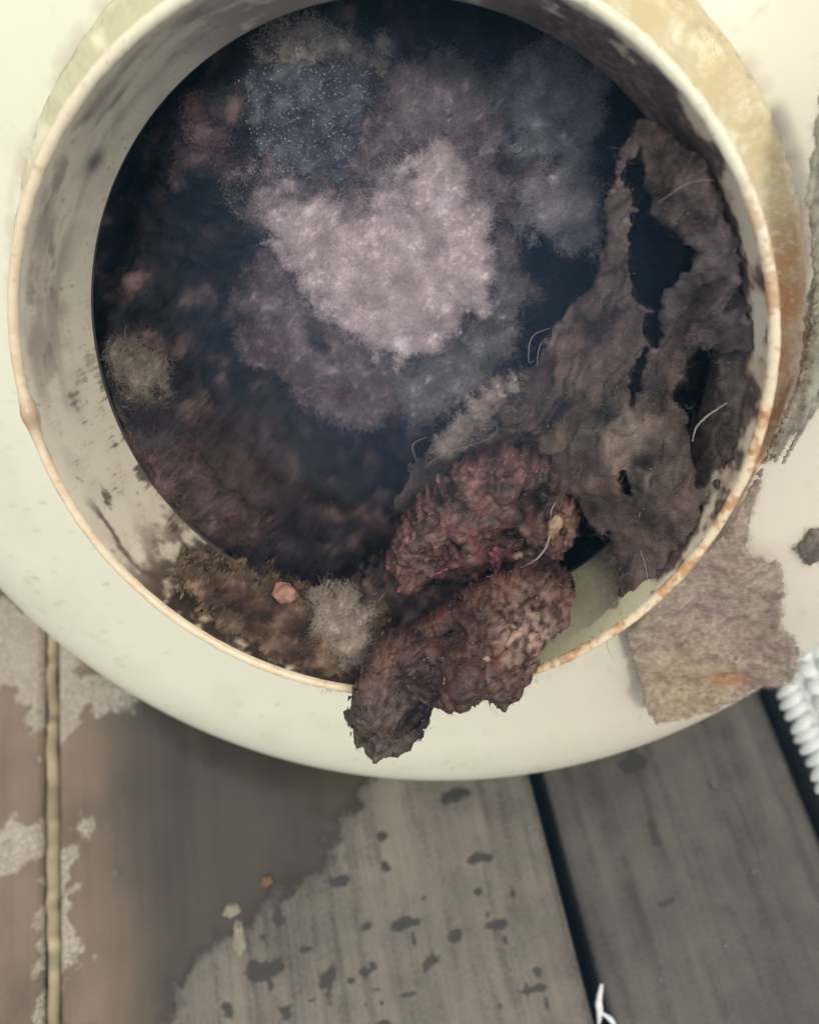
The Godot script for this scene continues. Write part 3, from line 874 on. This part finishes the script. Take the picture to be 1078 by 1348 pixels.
	var threads := [
		[[509,-373,-366],[533,-407,-338],[496,-470,-300],[483,-547,-222],[419,-607,-186],[299,-656,-190]],
		[[919,-44,-120],[882,-82,-133],[856,-123,-144],[853,-167,-150]],
		[[648,-386,-222],[666,-416,-205]],
		[[466,67,-463],[412,36,-471],[405,-36,-464],[421,-34,-456]],
		[[490,47,-451],[440,21,-458],[431,-52,-461]],
		[[85,-407,-459],[147,-356,-463],[284,-294,-443],[320,-256,-442],[307,-243,-450]],
		[[58,-385,-471],[44,-339,-490],[82,-313,-497]],
		[[744,-498,-114],[766,-580,-75],[746,-687,-65]],
		[[666,-670,-64],[664,-774,-35],[693,-828,-25]],
		[[682,453,-176],[737,504,-117],[788,516,-78]]]
	for i in threads.size():
		var pts := []
		for p in threads[i]:
			pts.append(Vector3(p[0], p[1], p[2]) * 1e-4)
		put(s, "thread", strand(pts, 0.00032 if i in [0, 1, 2] else 0.00014, Color(0.34, 0.29, 0.25) if i != 2 else Color(0.6, 0.52, 0.42)), hair_material())

# ------------------------------------------------------------------ clumps
func over(_x: float, y: float) -> float:
	return -0.004 + 0.012 * sm(0.050, 0.095, -y)

func build_clumps() -> void:
	var wet := painted(0.40, 0.035, 48.0, 0.4)
	var r := in_vessel("reddish_clump", "reddish brown crumbly clump with pink patches below the torn dark sheet", "clump", Vector3(0.028, -0.055, -0.035))
	var red := func(x: float, y: float, nz: float, _d: float) -> Color:
		var n := n_a.get_noise_3d(x * 90.0, y * 90.0 + 60.0, paint_z * 90.0)
		var n2 := n_b.get_noise_3d(x * 300.0 + 5.0, y * 300.0, paint_z * 300.0)
		var c := Color(0.125, 0.075, 0.070)
		c = c.lerp(Color(0.225, 0.108, 0.104), sm(-0.1, 0.4, n))
		c = c.lerp(Color(0.30, 0.22, 0.18), 0.8 * sm(0.1, 0.5, n2 + nz * 0.3) * sm(-0.02, 0.004, 0.012 - x + 0.02 * n))
		c = c.lerp(Color(0.30, 0.10, 0.115), 0.8 * sm(0.05, 0.3, n2) * (gauss(x, y, 0.02, -0.058, 0.012) + gauss(x, y, 0.032, -0.066, 0.008) + gauss(x, y, 0.004, -0.075, 0.006)))
		c = c.lerp(Color(0.42, 0.24, 0.16), gauss(x, y, 0.053, -0.051, 0.0045) * 0.9)
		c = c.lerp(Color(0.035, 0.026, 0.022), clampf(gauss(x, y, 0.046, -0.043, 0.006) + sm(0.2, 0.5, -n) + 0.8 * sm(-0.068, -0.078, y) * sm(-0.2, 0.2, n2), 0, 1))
		return shade(c, (0.62 + 0.30 * n2 + 0.25 * n) * (1.0 + 0.5 * nz))
	var rz := func(x: float, y: float) -> float:
		return -0.036 + 0.006 * gauss(x, y, 0.02, -0.045, 0.022) - 0.007 * gauss(x, y, 0.047, -0.042, 0.007) - 0.006 * gauss(x, y, 0.036, -0.058, 0.006) + 0.0035 * n_a.get_noise_2d(x * 130.0, y * 130.0)
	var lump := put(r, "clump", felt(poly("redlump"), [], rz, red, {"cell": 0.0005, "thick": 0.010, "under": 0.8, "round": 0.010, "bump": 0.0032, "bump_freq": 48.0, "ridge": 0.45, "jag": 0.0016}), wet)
	fuzz(lump, "specks", "speck", 260, 0.9, func(_p, _c): return shade(Color(0.42, 0.34, 0.29), rng.randf_range(0.3, 1.2)), func(p): return sm(0.1, 0.5, n_a.get_noise_2d(p.x * 140.0 + 50.0, p.y * 140.0)) + 0.02)  # pale grains, also standing in for moist glints
	fuzz(lump, "fuzz", "fine", 300, 0.6, func(_p, c): return c.lerp(Color(0.3, 0.24, 0.21), rng.randf_range(0.0, 0.6)))
	for q in [[0.0196, -0.0605], [0.0325, -0.0635], [0.0265, -0.0705], [0.003, -0.076], [0.0155, -0.067]]:
		put(r, "pink_grain", blob(Vector3(q[0], q[1], -0.0275), Vector3(0.0040, 0.0020, 0.0030), Color(0.26, 0.09, 0.10), 0.8, 1.4, 20, Basis(Vector3(0, 0, 1), 0.4 + q[0] * 40.0)), wet)
	for q in [[0.0125, -0.045, 0.6, 0.0018], [0.0505, -0.0495, 1.2, 0.0035], [0.040, -0.061, 0.4, 0.002]]:
		put(r, "tan_grain", blob(Vector3(q[0], q[1], -0.0255), Vector3(q[3], q[3] * 0.6, q[3] * 0.7), Color(0.34, 0.22, 0.16), 0.35, 0.8, 14, Basis(Vector3(0, 0, 1), q[2])), wet)

	var l := in_vessel("overhanging_clump", "dark maroon brown clump hanging out over the lower rim of the vessel", "clump", Vector3(0.022, -0.09, 0.0))
	var dark := func(x: float, y: float, nz: float, _d: float) -> Color:
		var n := n_a.get_noise_3d(x * 80.0 + 33.0, y * 80.0, paint_z * 80.0)
		var n2 := n_b.get_noise_3d(x * 330.0 + 5.0, y * 330.0, paint_z * 330.0)
		var c := Color(0.105, 0.046, 0.040)
		c = c.lerp(Color(0.24, 0.095, 0.068), sm(-0.05, 0.45, n))
		c = c.lerp(Color(0.17, 0.125, 0.11), clampf(1.3 * gauss(x, y, 0.0, -0.10, 0.019) * sm(-0.35, 0.25, n2 + 0.2), 0, 1))
		c = c.lerp(Color(0.42, 0.27, 0.22), clampf(1.2 * gauss(x, y, 0.043, -0.067, 0.011) * sm(-0.25, 0.3, n2 + 0.15), 0, 1))
		c = c.lerp(Color(0.15, 0.095, 0.08), 0.8 * gauss(x, y, 0.035, -0.09, 0.012))
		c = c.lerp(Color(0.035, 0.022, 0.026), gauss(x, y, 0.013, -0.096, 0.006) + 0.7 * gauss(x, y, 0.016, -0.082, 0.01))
		return shade(c, (0.52 + 0.45 * n2 + 0.2 * n) * (1.0 + 0.5 * nz))
	var lz := func(x: float, y: float) -> float:
		return over(x, y) + 0.009 * gauss(x, y, -0.001, -0.10, 0.013) - 0.006 * gauss(x, y, 0.010, -0.086, 0.006) + 0.004 * gauss(x, y, 0.028, -0.080, 0.008) - 0.004 * gauss(x, y, 0.033, -0.090, 0.004) + 0.003 * gauss(x, y, 0.038, -0.096, 0.005) + 0.003 * gauss(x, y, -0.006, -0.092, 0.005) + 0.006 * gauss(x, y, 0.043, -0.068, 0.012) - 0.007 * gauss(x, y, 0.014, -0.096, 0.006) + 0.0035 * n_a.get_noise_2d(x * 110.0 + 9.0, y * 110.0)
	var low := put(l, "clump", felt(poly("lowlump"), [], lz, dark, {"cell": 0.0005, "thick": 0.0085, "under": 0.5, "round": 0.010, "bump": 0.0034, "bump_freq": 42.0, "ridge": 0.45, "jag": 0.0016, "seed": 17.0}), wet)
	fuzz(low, "specks", "speck", 260, 0.9, func(_p, _c): return shade(Color(0.42, 0.34, 0.29), rng.randf_range(0.3, 1.2)), func(p): return sm(0.1, 0.5, n_a.get_noise_2d(p.x * 140.0 + 50.0, p.y * 140.0)) + 0.02)  # pale grains that double as glints on the moist clump
	fuzz(low, "fuzz", "fine", 260, 0.6, func(_p, c): return c.lerp(Color(0.3, 0.24, 0.21), rng.randf_range(0.0, 0.45)))
	for q in [[0.0203, -0.0814, 0.0022], [0.0303, -0.0729, 0.0013]]:
		put(l, "tan_grain", blob(Vector3(q[0], q[1], 0.0140), Vector3(q[2], q[2] * 0.8, q[2] * 0.7), Color(0.34, 0.22, 0.165), 0.35, 0.8, 14), wet)

	# the dark fibre the two clumps sit in
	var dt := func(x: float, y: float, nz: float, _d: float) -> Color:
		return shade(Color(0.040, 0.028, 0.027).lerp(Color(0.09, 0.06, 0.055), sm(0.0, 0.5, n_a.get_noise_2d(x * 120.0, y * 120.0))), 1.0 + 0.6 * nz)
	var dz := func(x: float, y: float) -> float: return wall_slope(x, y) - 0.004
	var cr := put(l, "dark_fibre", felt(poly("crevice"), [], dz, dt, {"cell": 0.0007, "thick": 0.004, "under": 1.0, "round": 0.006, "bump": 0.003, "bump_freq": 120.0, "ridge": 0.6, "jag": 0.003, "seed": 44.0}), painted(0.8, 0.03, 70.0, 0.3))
	fuzz(cr, "fuzz", "lint", 700, 0.7, func(_p, c): return shade(c, rng.randf_range(0.8, 1.6)))
	# brown mat and the pale tuft on the lower wall
	var m := in_vessel("brown_fibre_mat", "dark brown hairy mat stuck on the lower left inside of the collar", "fibre mat", Vector3(-0.035, -0.08, -0.02))
	var mat_tone := func(x: float, y: float, nz: float, d: float) -> Color:
		var n := n_a.get_noise_3d(x * 100.0 + 3.0, y * 100.0, paint_z * 100.0)
		var c := Color(0.072, 0.044, 0.034).lerp(Color(0.20, 0.13, 0.095), sm(0.0, 0.5, n))
		c = c.lerp(Color(0.03, 0.022, 0.019), sm(0.15, 0.45, -n))
		c = c.lerp(Color(0.26, 0.19, 0.12), 0.5 * (1.0 - sm(0.0, 0.004, d)))
		return shade(c, 1.0 + 0.5 * nz)
	var mat := put(m, "mat", felt(poly("wallmat"), [], wall_slope, mat_tone, {"cell": 0.0006, "thick": 0.003, "under": 1.0, "round": 0.006, "bump": 0.003, "bump_freq": 150.0, "ridge": 0.6, "jag": 0.004, "jag_freq": 160.0, "seed": 5.0}), painted(0.9, 0.03, 70.0, 0.3))
	fuzz(mat, "fuzz", "lint", 1500, 0.7, func(_p, c): return shade(c.lerp(Color(0.24, 0.16, 0.12), rng.randf_range(0.0, 0.35)), rng.randf_range(0.7, 1.4)))
	var p := in_vessel("pale_tuft", "pale tan fluffy tuft beside the overhanging clump on the lower wall", "tuft", Vector3(-0.015, -0.082, -0.02))
	var pz := func(x: float, y: float) -> float: return wall_slope(x, y) + 0.001
	var pt := func(x: float, y: float, nz: float, d: float) -> Color:
		return shade(Color(0.56, 0.47, 0.41).lerp(Color(0.3, 0.24, 0.2), clampf(1.0 - sm(0.0, 0.007, d) + 0.5 * nz, 0, 1)), 1.0 + 0.3 * nz)
	var tuft_m := put(p, "tuft", felt(poly("tuft"), [], pz, pt, {"cell": 0.0006, "thick": 0.0055, "under": 0.7, "round": 0.007, "bump": 0.0025, "ridge": 0.5, "jag": 0.004, "jag_freq": 160.0, "seed": 8.0}), painted(0.95, 0.03, 70.0, 0.2))
	fuzz(tuft_m, "fuzz", "lint", 1000, 0.75, func(_p, c): return shade(c, rng.randf_range(0.8, 1.35)))
	fuzz(tuft_m, "loose_hairs", "long", 90, 0.8, func(_p, _c): return Color(0.5, 0.44, 0.38))
	for th in [[[-110,-888,-100],[-83,-909,-90],[-52,-923,-85]], [[-146,-896,-92],[-95,-920,-82],[-59,-906,-86]], [[-120,-905,-88],[-90,-890,-80],[-60,-930,-84]]]:
		var pts := []
		for q in th:
			pts.append(Vector3(q[0], q[1], q[2]) * 1e-4)
		put(p, "thread", strand(pts, 0.0003, Color(0.55, 0.48, 0.40)), hair_material())
	var k := put(self, numbered("pink_crumb"), blob(Vector3.ZERO, Vector3(0.0042, 0.0032, 0.003), Color(0.33, 0.17, 0.135), 0.35, 0.8, 18), painted(0.6, 0.02, 90.0))
	k.transform = vessel_frame.translated_local(Vector3(-0.0335, -0.0715, -0.014))
	tag(k, "small pinkish orange crumb at the top edge of the brown hairy mat", "crumb")

# ------------------------------------------------------------------ scraps outside the collar
func flap_height(x: float, y: float) -> float:
	var r := Vector2(x, y).length()
	return -0.034 - 0.11 * maxf(0.0, r - 0.12)

func build_outside_scraps() -> void:
	var f := in_vessel("felt_flap", "torn grey brown felt flap sticking out below the collar at the right", "felt flap", Vector3(0.11, -0.09, -0.04))
	var tone := func(x: float, y: float, nz: float, d: float) -> Color:
		var n := n_a.get_noise_2d(x * 60.0, y * 60.0)
		var n2 := n_b.get_noise_2d(x * 420.0 - y * 100.0, y * 700.0 + x * 120.0)
		var c := Color(0.34, 0.28, 0.24)
		c = c.lerp(Color(0.31, 0.235, 0.22), sm(-0.1, 0.4, n))
		c = c.lerp(Color(0.40, 0.31, 0.20), 0.7 * gauss(x, y, 0.103, -0.118, 0.022))
		c = c.lerp(Color(0.42, 0.19, 0.07), 0.55 * sm(0.3, 0.8, gauss(x, (y + 0.1125) * 2.0, 0.1155, 0.0, 0.009) + 0.25 * n2))
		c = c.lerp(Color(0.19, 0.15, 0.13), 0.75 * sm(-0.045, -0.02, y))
		c = c.lerp(Color(0.47, 0.42, 0.37), 0.45 * (1.0 - sm(0.0, 0.0012, d)))
		c = c.lerp(Color(0.12, 0.09, 0.08), 0.8 * sm(0.5, 0.8, gauss(x, y, 0.1165, -0.103, 0.0012) + gauss(x, y, 0.098, -0.0985, 0.0011)))
		return shade(c, 1.0 + 0.2 * nz + 0.36 * n2)
	var fz := func(x: float, y: float) -> float: return flap_height(x, y) + 0.003 * n_a.get_noise_2d(x * 30.0, y * 30.0) + 0.009 * sm(0.116, 0.138, x) * sm(-0.06, -0.09, y) + 0.004 * sm(-0.115, -0.134, y) + 0.001 * n_b.get_noise_2d(x * 50.0, y * 90.0)
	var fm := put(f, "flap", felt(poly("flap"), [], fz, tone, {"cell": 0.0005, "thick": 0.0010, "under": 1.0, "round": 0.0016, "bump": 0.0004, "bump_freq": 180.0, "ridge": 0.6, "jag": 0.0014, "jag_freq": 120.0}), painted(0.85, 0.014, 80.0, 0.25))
	fuzz(fm, "fuzz", "lint", 4600, 0.52, func(_p, c): return shade(c, rng.randf_range(0.8, 1.5)))
	var s := in_vessel("curled_strip", "grey green curled felt strip standing beside the collar at the right edge", "felt strip", Vector3(0.115, 0.02, -0.035))
	var st := func(x: float, y: float, nz: float, d: float) -> Color:
		var n := n_b.get_noise_2d(x * 900.0, y * 60.0)
		var c := Color(0.36, 0.355, 0.30).lerp(Color(0.26, 0.235, 0.20), sm(-0.2, 0.4, n))
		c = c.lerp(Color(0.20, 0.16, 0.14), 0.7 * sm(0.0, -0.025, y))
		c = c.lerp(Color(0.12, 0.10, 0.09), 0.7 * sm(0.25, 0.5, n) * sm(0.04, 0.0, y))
		return shade(c.lerp(Color(0.42, 0.39, 0.33), 0.5 * (1.0 - sm(0, 0.0012, d))), 1.0 + 0.4 * nz)
	var sz := func(x: float, y: float) -> float: return flap_height(x, y) + 0.010 + 0.9 * maxf(0.0, 0.123 - x) * sm(-0.02, 0.02, y) * 0.3 + 0.002 * n_b.get_noise_2d(x * 260.0, y * 25.0)
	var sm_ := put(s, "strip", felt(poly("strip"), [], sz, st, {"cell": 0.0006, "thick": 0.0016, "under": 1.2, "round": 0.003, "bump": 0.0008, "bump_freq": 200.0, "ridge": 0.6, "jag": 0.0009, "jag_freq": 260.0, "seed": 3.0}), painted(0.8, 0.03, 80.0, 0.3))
	fuzz(sm_, "fuzz", "lint", 700, 0.6, func(_p, c): return shade(c, rng.randf_range(0.8, 1.4)))
	for i in 3:   # the frayed layers along its inner edge
		var pts := []
		for q in [[1.066, 0.44], [1.080, 0.20], [1.092, 0.02], [1.075, -0.12], [1.045, -0.24]]:
			pts.append(Vector3(q[0] * 0.1 + 0.003 + 0.0022 * i + 0.0008 * n_c.get_noise_1d(q[1] * 50.0 + i * 9.0) + 0.0045, q[1] * 0.1 - 0.004, -0.031 + 0.001 * i))
		put(s, "frayed_layer", strand(pts, 0.0011, Color(0.33, 0.30, 0.25)), painted(0.85, 0.03, 80.0, 0.3))
	var c := in_vessel("grey_scrap", "small dark grey scrap stuck on the body at the right edge", "scrap", Vector3(0.138, -0.064, -0.045))
	var ct := func(_x: float, _y: float, nz: float, _d: float) -> Color: return shade(Color(0.20, 0.17, 0.15), 1.0 + 0.5 * nz)
	var cz := func(x: float, y: float) -> float: return -0.0428 - 0.11 * maxf(0.0, Vector2(x, y).length() - 0.135)
	var cm := put(c, "scrap", felt(poly("scrap"), [], cz, ct, {"cell": 0.0006, "thick": 0.0007, "under": 0.8, "round": 0.001, "bump": 0.0006, "jag": 0.0012, "jag_freq": 300.0}), painted(0.9, 0.03, 80.0, 0.25))
	fuzz(cm, "fuzz", "lint", 120, 0.6, func(_p, col): return shade(col, rng.randf_range(0.8, 1.4)))

# ------------------------------------------------------------------ the woven mat
func build_rope_mat() -> void:
	var white := StandardMaterial3D.new()
	white.albedo_color = Color(0.74, 0.77, 0.76).linear_to_srgb()
	white.roughness = 0.75
	white.uv1_triplanar = true
	white.uv1_scale = Vector3(90, 90, 90)
	white.heightmap_enabled = true
	white.heightmap_texture = felt_relief
	white.heightmap_scale = 0.03
	var t := thing("woven_mat", "white chunky woven rope mat lying on the deck at the right edge", "mat", deck_frame.translated_local(Vector3(0.254, 0, -0.1)))
	var knot := SphereMesh.new()
	knot.radius = 0.5
	knot.height = 1.0
	knot.radial_segments = 14
	knot.rings = 8
	for row in 17:
		var st := SurfaceTool.new()
		st.begin(Mesh.PRIMITIVE_TRIANGLES)
		var edge: bool = row == 0
		var pitch := 0.0058 if edge else 0.0088
		var n := int(0.42 / pitch)
		for i in n:
			var z := -0.24 + i * pitch + rng.randfn(0, 0.0004)
			var x := -0.043 + row * 0.0105 + (0.0 if edge else 0.002) + rng.randfn(0, 0.0005)
			var b := Basis(Vector3.UP, 0.35 + rng.randfn(0, 0.08)).scaled_local(Vector3(0.0165, 0.0095, 0.0064)) if edge else Basis(Vector3.UP, -0.6 + rng.randfn(0, 0.2)).scaled_local(Vector3(0.0108, 0.0100, 0.0084) * rng.randf_range(0.92, 1.08))
			st.append_from(knot, 0, Transform3D(b, Vector3(x, (0.0055 if edge else 0.0068) + rng.randfn(0, 0.0004), z)))
		put(t, "bound_edge" if edge else "knotted_row", st.commit(), white)
	var under := SurfaceTool.new()
	under.begin(Mesh.PRIMITIVE_TRIANGLES)
	var slab := BoxMesh.new()
	slab.size = Vector3(0.180, 0.005, 0.42)
	under.append_from(slab, 0, Transform3D(Basis(), Vector3(0.048, 0.0035, -0.03)))
	put(t, "backing", under.commit(), white)

# ------------------------------------------------------------------ small things
func build_small_things() -> void:
	# a yellowed strip in the left gap
	var pts := []
	for i in 30:
		pts.append(Vector3(-0.1557 + 0.0006 * n_b.get_noise_1d(i * 2.3), -0.0035 + 0.0009 * n_b.get_noise_1d(i * 3.1 + 50.0), -0.32 + i * 0.016))
	var s := put(self, "gap_strip", strand(pts, 0.0036, Color(0.35, 0.285, 0.175), 0.3, 0.7), painted(0.5, 0.05, 50.0))
	s.transform = deck_frame
	tag(s, "yellowed strip wedged along the narrow gap between planks at the left", "strip")
	# water drops
	var glass := StandardMaterial3D.new()
	glass.albedo_color = Color(1, 1, 1, 0.02)
	glass.roughness = 0.02
	glass.refraction_enabled = true
	glass.refraction_scale = 0.033
	for d in DROPS:
		var r := rng.randf_range(0.0011, 0.0019)
		var o := put(self, numbered("water_drop"), blob(Vector3.ZERO, Vector3(r, r * rng.randf_range(0.7, 1.2), r * 0.55), Color.WHITE, 0.15, 1.0, 12, Basis(Vector3.RIGHT, -PI / 2)), glass)
		o.transform = deck_frame.translated_local(Vector3(d[0] * 0.001, r * 0.38, d[1] * 0.001))
		tag(o, "tiny clear water drop on the brown plank left of the yellowed strip" if d[0] < -150 else "tiny clear water drop on the dark wet part of the wide plank" if d[0] < -15 else "tiny clear water drop on the dry spotted part of the wide plank" if d[0] < 76 else "tiny clear water drop on the dark grey plank beside the woven mat", "water drop", "water drops on the deck")
	# crumbs on the wet plank
	var dull := painted(0.7, 0.02, 90.0)
	var o := put(self, "orange_crumb", blob(Vector3.ZERO, Vector3(0.0028, 0.0016, 0.0024), Color(0.17, 0.085, 0.05), 0.4, 1.2, 14), dull)
	o.transform = deck_frame.translated_local(Vector3(-0.058, 0.001, -0.043))
	tag(o, "tiny orange crumb on the dark wet plank", "crumb")
	for q in [[-0.075, -0.034, 0.0038, 0.0028], [-0.073, -0.022, 0.0026, 0.0072]]:
		o = put(self, numbered("tan_flake"), blob(Vector3.ZERO, Vector3(q[2], 0.0012, q[3]), Color(0.25, 0.22, 0.165), 0.4, 1.2, 14), dull)
		o.transform = deck_frame.translated_local(Vector3(q[0], 0.0008, q[1]))
		tag(o, "round pale tan flake at the edge of the wet patch" if q[3] < 0.004 else "long pale tan flake just below the round flake on the wet edge", "flake")
	# a white plastic curl in the gap
	var w := thing("plastic_curl", "white plastic curl poking out of the gap between planks at the bottom", "plastic scrap", deck_frame.translated_local(Vector3(0.076, 0, 0.033)))
	var white := painted(0.35)
	put(w, "curl", strand([Vector3(-0.001, -0.004, 0.009), Vector3(0.000, 0.001, 0.004), Vector3(0.0005, 0.003, 0.0), Vector3(0.0035, 0.004, -0.006)], 0.0016, Color(0.74, 0.74, 0.77), 0.1), white)
	put(w, "curl_end", strand([Vector3(0.0, 0.0015, 0.004), Vector3(0.004, 0.001, 0.008), Vector3(0.005, -0.001, 0.012)], 0.0012, Color(0.74, 0.74, 0.77), 0.1), white)

	# bluish haze volume added in the mouth, standing in for lens veil
	var lens_haze := FogVolume.new()
	lens_haze.name = "lens_haze"
	lens_haze.shape = RenderingServer.FOG_VOLUME_SHAPE_ELLIPSOID
	lens_haze.size = Vector3(0.16, 0.15, 0.06)
	var fm := FogMaterial.new()
	fm.albedo = Color(0.60, 0.74, 0.95)
	fm.density = 2.4
	lens_haze.material = fm
	add_child(lens_haze)
	lens_haze.transform = vessel_frame.translated_local(Vector3(0.012, 0.022, -0.036))
	tag(lens_haze, "added thin bluish haze in the mouth of the vessel, standing in for lens veil", "lens_haze")
	lens_haze.set_meta("kind", "stuff")
